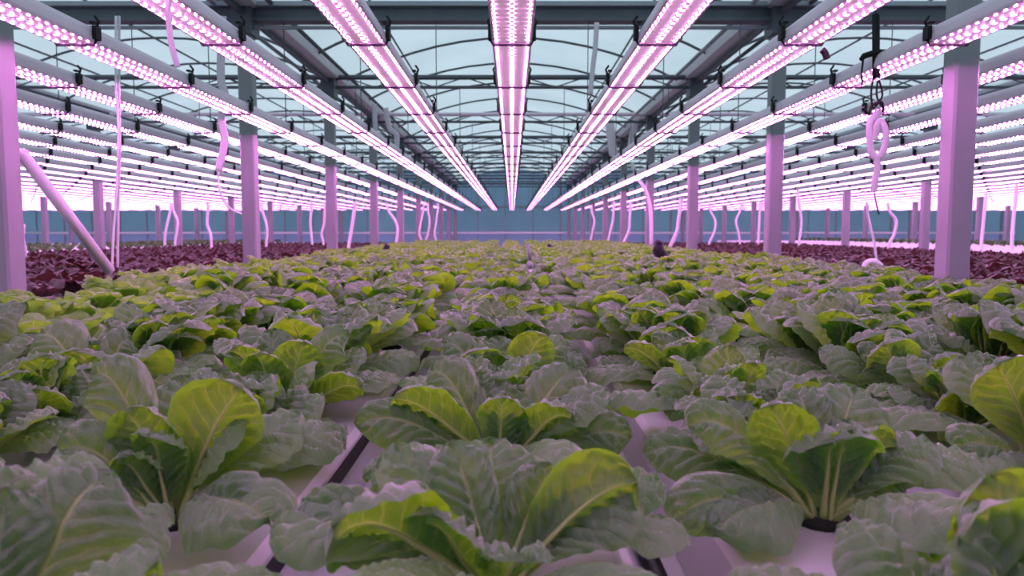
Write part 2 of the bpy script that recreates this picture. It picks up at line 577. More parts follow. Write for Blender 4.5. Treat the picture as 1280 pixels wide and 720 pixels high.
for kb in range(-2, 3):
    for j, s in enumerate((-.62, -.02, .62)):
        z = GZ + .64 * (1 - s * s) - .062
        o = MB().tube([(0, 0, 0), (0, Y1 - 2.0, 0)], .014, 6).build('purlin', M_steel_dark, None, False, (kb * BAY + s * 2.4, 1.8, z))
        tag(o, f"long straight roof purlin, {('leftmost', 'middle', 'rightmost')[j]} of three over {bay_word(kb)}", 'purlin', 'roof purlins')
for kb in range(-3, 3):
    X = (kb + .5) * BAY
    e = empty('roof_gutter', (X, 1.5, GZ), f"long grey roof gutter, {ORD[kb + 4]} counted from the left", 'gutter', 'roof gutters')
    L = Y1 - 1.6
    MB().prism([(-.15, .10), (-.13, -.04), (-.06, -.06), (.06, -.06), (.13, -.04), (.15, .10), (.135, .10), (.12, -.02), (-.12, -.02), (-.135, .10)], 0, L).build('trough', M_steel_light, e)
    for s in (-1, 1):
        MB().tube([(s * .26, 0, -.02), (s * .26, L, -.02)], .022, 8).build('pipe', M_steel_dark if s > 0 else M_steel, e, True)
    MB().box((.0, L / 2, -.10), (.04, L, .05)).build('rail', M_steel_dark, e)

# ------------------------------------------------------------------ grow lights
LZ = CAMZ + .90
FL = 1.02
JY = 3.55


def fixture_parts(e, led_mat):
    """local: origin at the middle of the lit face's near end; runs along +y; z up"""
    L = FL - .006
    hw = .094
    prof = [(-hw, 0), (-hw - .002, .012)] + [(-hw * math.cos(a) * 1.0, .012 + .088 * math.sin(a)**.75) for a in np.linspace(.12, PI - .12, 12)] + [(hw + .002, .012), (hw, 0), (hw - .01, 0), (hw - .01, .014), (-hw + .01, .014), (-hw + .01, 0)]
    m = MB().prism(prof[::-1], .003, L, caps=False)
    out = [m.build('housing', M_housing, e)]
    pc = prof[:-4]
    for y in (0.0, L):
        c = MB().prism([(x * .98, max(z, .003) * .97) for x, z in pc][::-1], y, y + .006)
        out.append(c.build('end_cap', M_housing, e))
    out.append(MB().quadbox((-hw + .011, .006, .006), (hw - .011, L, .012)).build('lens_plate', M_lens, e))
    for x, w in ((-.074, .005), (0.0, .015), (.074, .005)):
        out.append(MB().quadbox((x - w / 2, .01, -.002), (x + w / 2, L - .004, .006)).build('led_strip', led_mat, e))
    # black clamp at the far joint
    yc = L - .026
    for s in (-1, 1):
        cl = MB()
        cl.box((s * (hw + .010), yc, .045), (.020, .045, .062))
        cl.tube([(s * (hw + .012), yc, .07), (s * (hw + .022), yc, .10), (s * (hw + .004), yc, .125)], .007, 5)
        cl.box((s * (hw - .004), yc, .092), (.024, .03, .010))
        out.append(cl.build('hanging_clamp', M_black, e))
    out.append(MB().tube([(-hw - .012, yc, .02), (-hw + .004, yc, -.010), (hw - .004, yc, -.010), (hw + .012, yc, .02)], .0065, 6).build('strap', M_black, e))
    return out


def row_word(r):
    if r == 0: return 'the central lamp row'
    return f"the {ordinal(abs(r))} lamp row {'right' if r > 0 else 'left'} of centre"


slots = []
for r in range(-30, 31):
    for i in range(-6, 27):
        ya = JY + FL * (i - 1); X = r * RS
        if ya < 2.0 and abs(X) > 4.2: continue
        if ya > 1.5 and abs(X) > .78 * (ya + FL) + .3: continue
        pr = proj((X, ya + FL, LZ)); pn = proj((X, ya + FL * .6, LZ))
        vis = pr is not None and pn is not None and -25 < pn[0] < 1305 and -10 < pr[1] and (-25 < pr[0] < 1305)
        slots.append((vis, math.hypot(X, ya + .5), r, i, X, ya))
vis = sorted(s for s in slots if s[0]); vis.sort(key=lambda s: s[1])
indiv = vis[:300]
ind_keys = {(s[2], s[3]) for s in indiv}
first_in_row = {}
for s in indiv: first_in_row[s[2]] = min(first_in_row.get(s[2], 99), s[3])
near_proto = empty('grow_light'); near_kids = fixture_parts(near_proto, M_led)
far_proto = empty('grow_light'); far_kids = fixture_parts(far_proto, M_led_far)
index_kids(near_kids + far_kids)
used = {0: False, 1: False}
for _, d, r, i, X, ya in indiv:
    far = ya > 9
    src = far_proto if far else near_proto
    if not used[far]:
        o = src; used[far] = True
    else:
        o = copy_tree(src)
    o.location = (X, ya, LZ)
    tag(o, f"grow light, {ordinal(i - first_in_row[r] + 1)} fixture from the near end of {row_word(r)}", 'grow light', 'grow lights in rows over the beds')
# the many small ones beyond, as one mass
m = MB()
hw = .094
fprof = [(-hw, .004), (-hw * .92, .06), (-hw * .55, .095), (hw * .55, .095), (hw * .92, .06), (hw, .004)]
for s in slots:
    if (s[2], s[3]) in ind_keys: continue
    _, _, r, i, X, ya = s
    m.prism([(X + a, LZ + z) for a, z in fprof][::-1], ya, ya + FL - .006, 0)
    for x, w in ((-.074, .0065), (0.0, .015), (.074, .0065)):
        m.quadbox((X + x - w / 2, ya + .01, LZ + .0014), (X + x + w / 2, ya + FL - .01, LZ + .0045), 1)
    for q in (-1, 1):
        m.box((X + q * (hw + .012), ya + FL - .032, LZ + .055), (.02, .045, .09), 2)
    m.box((X, ya + FL - .032, LZ - .008), (2 * hw, .012, .008), 2)
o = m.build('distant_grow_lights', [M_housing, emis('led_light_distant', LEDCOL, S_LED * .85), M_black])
tag(o, 'the many distant grow lights merging into a bright band under the roof', 'grow lights', None, 'stuff')

# ------------------------------------------------------------------ growing channels of the green bed
CZ = .90
ROWP = .47
ROWX = lambda k: -.02 + ROWP * k if abs(k) < 5 else (2.17 if k > 0 else -2.195)
BED_END = 19.0
CW = .165
for k in range(-5, 6):
    side = 'under the central lamps' if k == 0 else f"{ORD[abs(k)]} {'right' if k > 0 else 'left'} of the central one"
    e = empty('growing_channel', (ROWX(k), .35, 0), f"long white growing channel of the green bed, {side}", 'growing channel', 'white channels of the green bed')
    L = BED_END - .35
    CW = .165 if abs(k) < 5 else .085
    MB().prism([(-CW - .02, CZ - .10), (CW + .02, CZ - .10), (CW, CZ - .012), (CW - .014, CZ), (-CW + .014, CZ), (-CW, CZ - .012)], 0, L).build('body', M_channel, e)
    MB().prism([(CW - .004, CZ - .035), (CW + .014, CZ - .035), (CW + .014, CZ - .018), (CW - .004, CZ - .018)], 0, L).build('rim', M_black if k == -1 else M_pinkhose, e)
e = empty('growing_bench', (0, 0, 0), 'white bench frame under the channels of the green bed', 'bench')
MB().quadbox((-2.28, .3, CZ - .15), (2.28, BED_END, CZ - .105)).build('tray', M_channel, e)
for y in [.6 + 2.6 * i for i in range(8)]:
    for x in (-2.0, 0, 2.0):
        MB().quadbox((x - .03, y - .03, 0), (x + .03, y + .03, CZ - .15)).build('leg', M_steel, e)
o = MB().tube([(.215, .4, CZ - .088), (.213, 3, CZ - .088), (.215, BED_END, CZ - .088)], .016, 8).build('drip_line', M_dripline, None, True)
tag(o, 'black drip hose lying between two white channels, right of the middle plants', 'hose')

# ------------------------------------------------------------------ green lettuces
HANDY = {0: [.80, 1.225, 1.65, 1.42], -1: [.645, 1.02, 1.509, 1.28], 1: [.60, 1.02, 1.464, 1.80, 1.25], 2: [.80, 1.225, 1.65, 1.02, 1.44], -2: [.95, 1.225, 1.65, 1.44]}
HEND = {0: 1.65, -1: 1.509, 1: 1.80, 2: 1.65, -2: 1.65}


def row_y(k, j):
    h = HANDY.get(k)
    if h is None: return .62 + .262 * j + (.14 if k % 2 else 0)
    return h[j] if j < len(h) else HEND[k] + .27 + .262 * (j - len(h))


# leaves seen clearly at the front: (row, place), kind U = underside seen / T = upper face seen, tip in the picture, width px, depth of the tip against the plant, reflex, extra
HAND = {
 (-1, 0): [('T', 150, 572, 200, .10, .5, {}), ('T', 95, 552, 150, .20, .5, {})],
 (0, 0): [('T', 613, 533, 180, .13, .25, {'az': 85}), ('T', 690, 570, 120, .05, .1, {'az': 60}), ('U', 800, 592, 150, .02, 0.30, {'az': -20, 'roll': -.5}),
          ('T', 455, 575, 165, .06, .6, {'az': 150}), ('U', 398, 648, 265, -.10, 0.45, {'az': -105}), ('U', 660, 688, 130, -.12, 0.36, {'az': -70}), ('T', 350, 632, 125, .02, .6, {'az': 170, 'pet': .08}), ('T', 846, 592, 95, .14, .5, {'az': 10})],
 (-1, 1): [('U', 310, 470, 140, -.02, 0.18, {'az': -70}), ('U', 165, 498, 120, -.03, 0.15, {'az': -110}), ('T', 95, 465, 100, .03, .8, {'az': 170}),
           ('T', 225, 456, 120, .14, .15, {'az': 95}), ('T', 305, 650, 110, -.15, .8, {'az': -50, 'pet': .05}), ('U', 150, 560, 90, -.06, 0.24, {'az': -120}), ('T', 60, 560, 110, -.05, .7, {'az': 200})],
 (-1, 2): [('T', 375, 490, 92, -.13, .75, {'az': -60}), ('U', 383, 418, 80, -.03, 0.15, {'az': -80}), ('T', 336, 402, 70, .10, .2, {'az': 95}), ('T', 445, 415, 75, .03, .7, {'az': 20}),
           ('U', 290, 425, 75, -.05, 0.24, {'az': -120}), ('U', 462, 474, 65, -.08, 0.36, {'az': -40})],
 (0, 1): [('U', 492, 480, 110, -.06, 0.12, {'az': -120}), ('T', 598, 456, 100, .10, .15, {'az': 90}), ('T', 722, 445, 105, .08, .2, {'az': 60}), ('U', 722, 507, 90, -.08, 0.39, {'az': -50}),
          ('U', 640, 502, 85, -.03, 0.24, {'az': -80}), ('T', 525, 457, 95, .06, .7, {'az': 140}), ('T', 432, 528, 90, -.08, .7, {'az': 200, 'pet': .08}), ('T', 800, 545, 90, -.02, .7, {'az': -10})],
 (0, 2): [('U', 583, 433, 98, -.06, 0.12, {'az': -100}), ('T', 622, 413, 70, .08, .2, {'az': 90}), ('U', 680, 410, 75, -.02, 0.15, {'az': -60}), ('T', 545, 425, 70, .05, .7, {'az': 160}), ('T', 720, 430, 70, .05, .8, {'az': 20})],
 (1, 1): [('U', 958, 490, 105, -.06, 0.09, {'az': -130}), ('T', 852, 530, 100, -.02, .85, {'az': 190}), ('T', 838, 655, 110, -.13, .8, {'az': 215, 'pet': .05}), ('U', 1040, 538, 150, -.10, 0.39, {'az': -90}),
          ('T', 1075, 470, 130, .10, .3, {'az': 70}), ('U', 1120, 545, 110, .0, 0.42, {'az': -10}), ('T', 985, 478, 100, .10, .6, {'az': 120}), ('T', 1150, 590, 150, -.04, .8, {'az': -15}), ('T', 790, 560, 95, .08, .7, {'az': 180})],
 (1, 2): [('U', 888, 465, 95, -.06, 0.51, {'az': -90}), ('T', 960, 445, 85, .06, .5, {'az': 40}), ('T', 815, 500, 70, -.04, .8, {'az': 200}), ('T', 870, 440, 80, .10, .2, {'az': 100})],
 (1, 3): [('U', 860, 416, 78, -.04, 0.12, {'az': -85}), ('T', 812, 428, 60, .0, .7, {'az': 180}), ('U', 778, 424, 45, -.04, 0.24, {'az': 200}), ('T', 900, 420, 60, .06, .5, {'az': 40})],
 (1, 0): [('U', 1215, 590, 180, .06, 0.33, {'az': -160}), ('U', 1180, 660, 230, .02, 0.51, {'az': -150})],
 (2, 1): [('U', 1235, 442, 120, -.03, 0.21, {'az': -120}), ('T', 1195, 560, 90, -.06, .8, {'az': 190})],
 (2, 2): [('U', 1100, 422, 80, -.04, 0.27, {'az': -110}), ('T', 1180, 428, 80, .03, .8, {'az': 20}), ('T', 1150, 415, 70, .06, .3, {'az': 80}), ('T', 1070, 440, 75, .02, .8, {'az': 170})],
 (-2, 2): [('U', 100, 430, 120, -.05, 0.27, {'az': -100}), ('T', 170, 418, 95, .04, .6, {'az': 40}), ('T', 40, 412, 90, .05, .7, {'az': 150}), ('U', 30, 470, 90, -.10, 0.24, {'az': -130})],
}
LOOKS = {
 (-1, 0): 'green lettuce cropped by the lower left corner, one huge crinkled leaf showing',
 (0, 0): 'nearest middle green lettuce, broad crinkled upright leaf behind a curled one at the bottom edge',
 (-1, 1): 'green lettuce with a tall yellow-green veined leaf, left of the middle plants',
 (-1, 2): 'green lettuce two places behind the tall veined one left of the middle plants',
 (0, 1): 'second green lettuce of the middle row, curved yellow-green leaf at its left',
 (0, 2): 'fourth green lettuce back in the middle row, round backlit leaf toward its right',
 (1, 1): 'green lettuce right of the middle plants, thick pale midrib and a drooping front leaf',
 (1, 0): 'green lettuce cropped by the lower right corner, large curled leaves',
 (1, 2): 'green lettuce two places behind the right-hand plant with the thick pale midrib',
 (1, 3): 'green lettuce fifth from the near end in the first row right of the middle',
 (2, 1): 'green lettuce at the right edge with a tall wide yellow-green leaf',
 (2, 2): 'bushy green lettuce just behind the tall yellow-green leaf at the right edge',
 (-2, 2): 'green lettuce at the left edge with a broad dark yellow-green leaf',
}
CAT_L = 'lettuce'
GRP_L = 'green lettuces in the middle bed'


def row_name(k):
    if k == 0: return 'the middle row'
    return f"the {ORD[abs(k)]} row {'right' if k > 0 else 'left'} of the middle"


def midrib_mesh(mid, W):
    n = len(mid)
    pts = [mid[i] for i in range(0, int(n * .86), 2)]
    rr = [max(.0008, W * .040 * (1 - .92 * i / (len(pts) - 1))) for i in range(len(pts))]
    return MB().tube(pts, rr, 6, flat=.8).mesh('midrib', M_midrib, True)


plug_me = MB().tube([(0, 0, .0005), (0, 0, .008), (0, 0, .012)], [.042, .042, .034], 14).mesh('root_plug', M_plug)


def near_plant(k, j, rng, label, size=1.0, pale=False):
    X, Y = ROWX(k), row_y(k, j)
    e = empty('green_lettuce', (X, Y, CZ), label, CAT_L, GRP_L)
    base = np.array([X, Y, CZ])
    mobj('root_plug', plug_me, e)
    specs = []
    hand = HAND.get((k, j), [])
    hand_az = []
    for kind, tx, ty, wpx, dY, refl, ex in hand:
        Yt = Y + dY
        T = P(tx, ty, Yt) - base
        az = math.radians(ex.get('az', -90 if kind == 'U' else 90))
        o = np.array([math.cos(az), math.sin(az), 0])
        h = T.copy(); h[2] = 0
        if np.linalg.norm(h) > .03: o = nrm(o * .6 + nrm(h) * .4)
        hand_az.append(math.atan2(o[1], o[0]))
        W = wpx * Yt / F
        B = o * .018 + np.array([0, 0, .006])
        specs.append(dict(B=B, T=T, o=o, W=W, reflex=refl, cup=.02 if kind == 'U' else -.10, tip=.07 if kind == 'U' else .08, roll=ex.get('roll', rng.uniform(-.1, .1)), fold=0.0, pet=ex.get('pet', .16), nh=ex.get('nh', (-.35 * math.cos(az), .9, .45) if kind == 'U' else (.25 * math.cos(az + PI), -.62, .75))))
    nfill = 17 if not hand else 9
    a0 = rng.uniform(0, 6.28)
    for i in range(nfill):
        ring = (i / (nfill - 1))**.9
        az = a0 + i * 2.39996 + rng.uniform(-.3, .3)
        kw = rand_leaf_args(rng, az, ring, size * (.86 if hand else 1.1))
        if hand:
            dmin = min(abs((az - h + PI) % (2 * PI) - PI) for h in hand_az)
            if dmin < .4 and .3 < ring < .8: continue
            if math.sin(az) < -.15: continue
        kw['B'] = kw['B'] + np.array([0, 0, .004]); specs.append(kw)
    for i in range(1 if hand else 3):
        specs.append(upright_leaf(rng, -PI / 2 + (i - (0 if hand else 1)) * .8 + rng.uniform(-.5, .5), size * (.8 if hand else 1.0)))
    for i in range(5 if hand else 6):
        specs.append(skirt_leaf(rng, a0 + i * (1.25 if hand else 1.05) + rng.uniform(-.25, .25), size))
    for s in specs:
        v, f, u, mid = leaf_geo(rng=rng, nv=40, nu=25, blister=.0115, wave=.03, **s)
        lo = mobj('leaf', np_mesh('leaf', v, f, u, M_leaf_pale if pale else M_leaf), e)
        mobj('midrib', midrib_mesh(mid, s['W']), lo)
    return e


rngv = random.Random(5)


def variants(count, mat, **kw):
    out = []
    for q in range(count):
        outer, inner = rosette(rngv, **kw)
        vo, fo, uo = merge(outer); vi, fi, ui = merge(inner)
        out.append((np_mesh('foliage', vo, fo, uo, mat), np_mesh('heart', vi, fi, ui, mat), merge(outer + inner)))
    return out


V_mid = variants(7, M_leaf_far, n=21, nv=18, nu=11)
V_far = variants(4, M_leaf_far, n=18, nv=9, nu=6)
V_pale = variants(4, M_leaf_pale, n=12, nv=10, nu=7, size=.85, wave=.09)

plants = []
for k in range(-5, 6):
    j = 0
    while row_y(k, j) < BED_END - .2:
        X, Y = ROWX(k), row_y(k, j)
        pb = proj((X, Y, CZ + .1))
        inview = pb is not None and -140 / max(Y, .6) < pb[0] < 1280 + 140 / max(Y, .6) and Y > .58
        near_col = abs(X) > 2.1 and any(abs(Y - c) < .17 for c in COLY + [3.45 if X < 0 else 3.98])
        if not near_col and (inview or (abs(X) < .72 * Y + .5)): plants.append((Y, k, j, X))
        j += 1
plants.sort(key=lambda p: math.hypot(p[0], p[3]))
ind, rest = plants[:300], plants[300:]
firstj = {}
for Y, k, j, X in ind: firstj.setdefault(k, []).append(Y)
for q, (Y, k, j, X) in enumerate(ind):
    rng = random.Random(1000 + k * 131 + j * 17)
    pale = k <= -4 or (k == -3 and 1.9 < Y < 3.6)
    word = 'small pale lettuce' if pale else 'green lettuce'
    lab = LOOKS.get((k, j)) or f"{word} {ordinal(sorted(firstj[k]).index(Y) + 1)} from the near end in {row_name(k)}"
    if (k, j) in HAND or (Y < 2.2 and not pale and abs(k) <= 3):
        near_plant(k, j, rng, lab, .72 if (k, j) not in HAND and Y < 1.5 and abs(k) < 3 else 1.0)
        continue
    e = empty('green_lettuce', (X + rng.uniform(-.05, .05), Y + rng.uniform(-.06, .06), CZ), lab, CAT_L, GRP_L)
    e.rotation_euler = (0, 0, rng.uniform(-.7, .7))
    s = rng.uniform(1.0, 1.2)
    e.scale = (s, s, s * rng.uniform(.85, 1.0))
    vs = V_pale if pale else (V_mid if Y < 6 else V_far)
    a, b_, _ = rng.choice(vs)
    mobj('foliage', a, e); mobj('heart', b_, e)
    if Y < 5: mobj('root_plug', plug_me, e)


def scatter(geos, places, name, mat):
    parts = []
    for (x, y, z, a, s), rng in places:
        v, f, u = rng.choice(geos)
        c, sn = math.cos(a), math.sin(a)
        R = np.array([[c, -sn, 0], [sn, c, 0], [0, 0, 1]]) * s
        parts.append((v @ R.T + np.array([x, y, z]), f, u))
    V, Fa, U = merge(parts)
    return mobj(name, np_mesh(name, V, Fa, U, mat))


pl = []
for Y, k, j, X in rest:
    rng = random.Random(99 + k * 71 + j)
    pl.append(((X, Y, CZ, rng.uniform(-.7, .7), rng.uniform(.9, 1.12)), rng))
o = scatter([v[2] for v in V_far], pl, 'distant_lettuces', M_leaf_far)
tag(o, 'the mass of green lettuces at the far end of the middle bed', 'lettuces', None, 'stuff')

# ------------------------------------------------------------------ red lettuces
V_red = variants(5, M_leaf_red, n=13, nv=8, nu=5, size=.92, wave=.13)
V_redlow = variants(4, M_leaf_red, n=9, nv=5, nu=4, size=.95, wave=.13)
RZ = CZ - .03
reds = []
for sg in (-1, 1):
    for c in range(14):
        X = sg * (2.78 + .31 * c)
        y = 3.3 + (.15 if c % 2 else 0)
        jj = 0
        while y < BED_END:
            if abs(X) < .73 * y + .25: reds.append((math.hypot(X, y), X, y, sg, c, jj))
            y += .31; jj += 1
reds.sort()
firstr = {}
for d, X, y, sg, c, jj in reds[:300]: firstr[(sg, c)] = min(firstr.get((sg, c), 999), jj)
for d, X, y, sg, c, jj in reds[:300]:
    rng = random.Random(int(X * 1000) * 7 + jj)
    e = empty('red_lettuce', (X + rng.uniform(-.03, .03), y + rng.uniform(-.03, .03), RZ + .002),
              f"dark red lettuce {ordinal(jj - firstr[(sg, c)] + 1)} from the near end, {ORD[c + 1]} red row on the {'right' if sg > 0 else 'left'}", CAT_L, 'dark red lettuces beside the green bed')
    e.rotation_euler = (0, 0, rng.uniform(0, 6.28)); s = rng.uniform(.9, 1.15); e.scale = (s, s, s * .92)
    a, b_, _ = rng.choice(V_red)
    mobj('foliage', a, e); mobj('heart', b_, e)
o = scatter([v[2] for v in V_redlow], [((X, y, RZ + .002, (jj * 2.1 + c) % 6.28, 1.0), random.Random(jj * 31 + c)) for d, X, y, sg, c, jj in reds[300:]], 'distant_red_lettuces', M_leaf_red)
tag(o, 'the mass of dark red lettuces farther back in the side beds', 'lettuces', None, 'stuff')
for sg, side in ((-1, 'left'), (1, 'right')):
    e = empty('growing_bench', (sg * 4.8, 2.4, 0), f"white growing bench under the red lettuces on the {side}", 'bench')
    MB().quadbox((-2.2, 0, RZ - .10), (2.2, BED_END - 2.4, RZ)).build('tray', M_channel, e)
    for y in (.5, 5.5, 10.5, 15.5):
        for x in (-1.9, 1.9):
            MB().quadbox((x - .03, y - .03, 0), (x + .03, y + .03, RZ - .10)).build('leg', M_steel, e)

# side bays beyond the red ones
M_leaf_dark = leaf_mat('dark_leaf', (.05, .10, .04), (.10, .25, .02), (.1, .16, .06), (.2, .35, .05), fine=False, sheen=.2, tfac=.3)
V_tiny = variants(3, M_leaf_dark, n=7, nv=5, nu=4, size=.6)
for sg, side in ((-1, 'left'), (1, 'right')):
    e = empty('growing_bench', (sg * 9.6, 8.0, 0), f"long white bench beyond the red lettuces on the {side}", 'bench')
    MB().quadbox((-2.2, 0, CZ - .02), (2.2, 18, CZ + (.12 if sg > 0 else .05))).build('tray', M_white, e)
    for y in (.5, 6, 12, 17.5):
        for x in (-1.9, 1.9):
            MB().quadbox((x - .03, y - .03, 0), (x + .03, y + .03, CZ - .02)).build('leg', M_steel, e)
    pl = []
    rng = random.Random(7 + sg)
    x0 = 10.2 if sg > 0 else 8.3
    for c in range(8):
        for y in np.arange(11, 26, .36):
            if 11.7 < x0 + .42 * c < 12.6: continue
            pl.append(((sg * (x0 + .42 * c), y, CZ + (.002 if c * .42 + x0 > 12 else .122 if sg > 0 else .052), rng.uniform(0, 6.28), rng.uniform(.8, 1.1)), rng))
    o = scatter([v[2] for v in V_tiny], pl, 'seedlings', M_leaf_dark)
    tag(o, f"thin line of dark green seedlings on the far bench at the {side}", 'seedlings', None, 'stuff')
    e = empty('growing_bench', (sg * 14.65, 12.0, 0), f"farthest white bench in the outer bay on the {side}", 'bench')
    MB().quadbox((-2.2, 0, CZ - .12), (2.2, 15, CZ)).build('tray', M_white, e)
    for y in (.5, 7, 14.5):
        for x in (-1.9, 1.9):
            MB().quadbox((x - .03, y - .03, 0), (x + .03, y + .03, CZ - .12)).build('leg', M_steel, e)


# ------------------------------------------------------------------ hanging hoses and bits
def smooth_path(pts, n=6):
    pts = [np.array(p, float) for p in pts]
    if len(pts) < 3: return pts
    out = []
    for i in range(len(pts) - 1):
        p0 = pts[max(i - 1, 0)]; p1 = pts[i]; p2 = pts[i + 1]; p3 = pts[min(i + 2, len(pts) - 1)]
        for q in range(n):
            t = q / n
            out.append(.5 * ((2 * p1) + (-p0 + p2) * t + (2 * p0 - 5 * p1 + 4 * p2 - p3) * t * t + (-p0 + 3 * p1 - 3 * p2 + p3) * t**3))
    out.append(pts[-1])
    return out


def hose(name, px, Y, r, mat, label, cat='hose', flat=1.0, group=None):
    pts = smooth_path([P(x, y, Y) for x, y in px])
    o = MB().tube(pts, r, 8, flat=flat).build(name, mat, None, True)
    return tag(o, label, cat, group)


hose('hanging_ribbon', [(278, 20), (276, 95), (281, 120), (277, 150), (281, 175), (273, 214)], 5.7, .032, M_pinkhose, 'pale pink ribbon of film hanging behind the second lamp row left of centre', 'ribbon', .12)
hose('hanging_string', [(273, 205), (274, 235), (285, 258), (302, 268)], 5.75, .009, M_hose, 'thin white cord trailing from the pink film ribbon', 'cord')
hose('hanging_ribbon', [(209, -60), (210, 0), (212, 40), (215, 58), (222, 84)], 2.72, .011, M_pinkhose, 'pale translucent tape hanging across the second lamp row at top left', 'tape', .2)
hose('hanging_string', [(145, 20), (145, 100), (148, 170), (145, 250), (142, 290), (140, 334)], 4.35, .0075, M_hose, 'thin white cord beside the diagonal pipe, the one with a bowed lower end', 'cord')
hose('hanging_string', [(149, 20), (149, 110), (150, 190), (148, 260), (147, 334)], 4.36, .0075, M_pinkhose, 'straight thin pink cord beside the diagonal pipe', 'cord')
hose('diagonal_pipe', [(27, 196), (135, 336)], 3.55, .028, M_white, 'pale diagonal pipe leaning from the first left column down to the bed', 'pipe')
# the pipe runs back along the column line: rebuild between its two real ends
o = bpy.data.objects['diagonal_pipe']
o.data = MB().tube([P(26, 190, 3.56), P(137, 338, 4.26)], .030, 10).mesh('diagonal_pipe', M_white, True)
hose('hanging_ribbon', [(746, 28), (744, 60), (741, 85), (738, 118)], 6.6, .022, M_pinkhose, 'pale strip hanging from the heavy cross beam, right of the central lamp', 'ribbon', .3)
hose('hanging_ribbon', [(793, 120), (795, 150), (790, 172), (787, 195)], 13.5, .06, M_pinkhose, 'pale ribbon hanging above the second lamp row right of centre', 'ribbon', .3)
hose('hanging_ribbon', [(762, 150), (764, 172), (767, 195)], 14.5, .09, M_pinkhose, 'short pale ribbon above the first lamp gap right of centre', 'ribbon', .3)
hose('hanging_ribbon', [(468, 130), (469, 160), (470, 188)], 10.5, .035, M_pinkhose, 'pale straight strip hanging left of the first lamp row left of centre', 'ribbon', .3)
hose('hanging_ribbon', [(482, 135), (487, 160), (496, 170), (494, 200)], 10.8, .04, M_pinkhose, 'pale forked strip hanging left of the first lamp row left of centre', 'ribbon', .3)
hose('hanging_hose', [(790, 204), (797, 222), (806, 236), (813, 262), (814, 306)], 12.5, .032, M_hose, 'long white hose bending past two lamp rows right of centre')
HOSES = [
 ((851, 258), (848, 276), (846, 290), (836, 311), 10.6, 'thick white hose beside the third column on the right edge'),
 ((788, 262), (787, 275), (786, 288), (779, 305), 15.0, 'white hose with a straight top, right of the far end of the green bed'),
 ((767, 262), (766, 276), (764, 285), (760, 302), 17.3, 'slim white hose with a slight bend, right of the far end of the green bed'),
 ((740, 266), (743, 276), (741, 288), (738, 302), 18.6, 'white hose nearest the far right corner of the green bed'),
 ((443, 262), (441, 276), (439, 290), (436, 308), 10.9, 'white straight hose left of the third column on the left edge'),
 ((486, 264), (494, 276), (497, 288), (495, 306), 14.6, 'white hose bowing right, beside the fourth column on the left edge'),
 ((529, 264), (526, 278), (524, 292), (528, 303), 18.4, 'white hose bowing left near the far left corner of the green bed'),
 ((535, 264), (537, 278), (535, 292), (531, 303), 18.5, 'white hose bowing right near the far left corner of the green bed'),
 ((547, 264), (545, 280), (543, 292), (546, 303), 18.8, 'white hose nearest the far left corner of the green bed'),
 ((888, 264), (894, 276), (893, 290), (887, 303), 16.0, 'white bowed hose left of the second column on the right edge, nearer one'),
 ((925, 264), (920, 276), (923, 290), (925, 303), 17.0, 'white hose bowing left beside the second column on the right edge'),
 ((950, 262), (949, 280), (948, 303), (948, 306), 15.6, 'straight white hose just left of the second column on the right edge'),
 ((997, 240), (1000, 262), (1002, 280), (999, 301), 15.2, 'pale hose hanging before the far wall, right of the second right column'),
 ((1112, 264), (1120, 276), (1118, 292), (1112, 304), 12.4, 'white hose curving out, left of the first column on the right edge'),
 ((1084, 262), (1086, 274), (1092, 300), (1097, 335), 4.6, 'thin white tube dropping to the looped hose end by the first right column'),
 ((213, 264), (210, 276), (207, 290), (206, 301), 14.6, 'white hose before the far wall left of the second left column, straighter one'),
 ((217, 264), (222, 276), (221, 290), (219, 301), 14.7, 'white hose before the far wall left of the second left column, kinked one'),
 ((260, 264), (259, 280), (263, 292), (264, 301), 13.2, 'thick pale hose nearest the second left column'),
 ((328, 264), (333, 280), (334, 292), (333, 301), 14.0, 'thin pale hose just right of the second left column'),
 ((389, 262), (388, 280), (390, 301), (390, 304), 15.5, 'pale hose left of the third left column'),
 ((406, 264), (405, 280), (402, 292), (404, 302), 15.8, 'pale bowed hose touching the third left column'),
 ((30, 290), (29, 296), (31, 306), (32, 309), 6.0, 'short white hose end by the first left column'),
 ((1232, 250), (1230, 270), (1228, 290), (1227, 301), 12.0, 'pale hose before the far wall near the right edge'),
 ((1270, 240), (1268, 262), (1266, 285), (1265, 303), 11.4, 'rightmost pale hose hanging before the far wall'),
]
for a, b_, c, d, Y, lab in HOSES:
    hose('hanging_hose', [(a[0] - (b_[0] - a[0]) * .3, a[1] - 10), a, b_, c, d, (d[0] - (c[0] - d[0]) * .3, d[1] + 12)], Y, .026 if Y > 7 else .008, M_hose, lab, 'hose', 1.0, 'white hoses hanging along the column lines')

# black hook assembly with the pink looped ribbon on the right
Yh = 4.05
e = empty('cable_hanger', tuple(P(1095, 28, Yh)), 'black cable hanger with tangled ties before the lamp rows on the right', 'cable hanger')
b0 = P(1095, 28, Yh)


def hp(x, y, dy=0.0): return P(x, y, Yh + dy) - b0


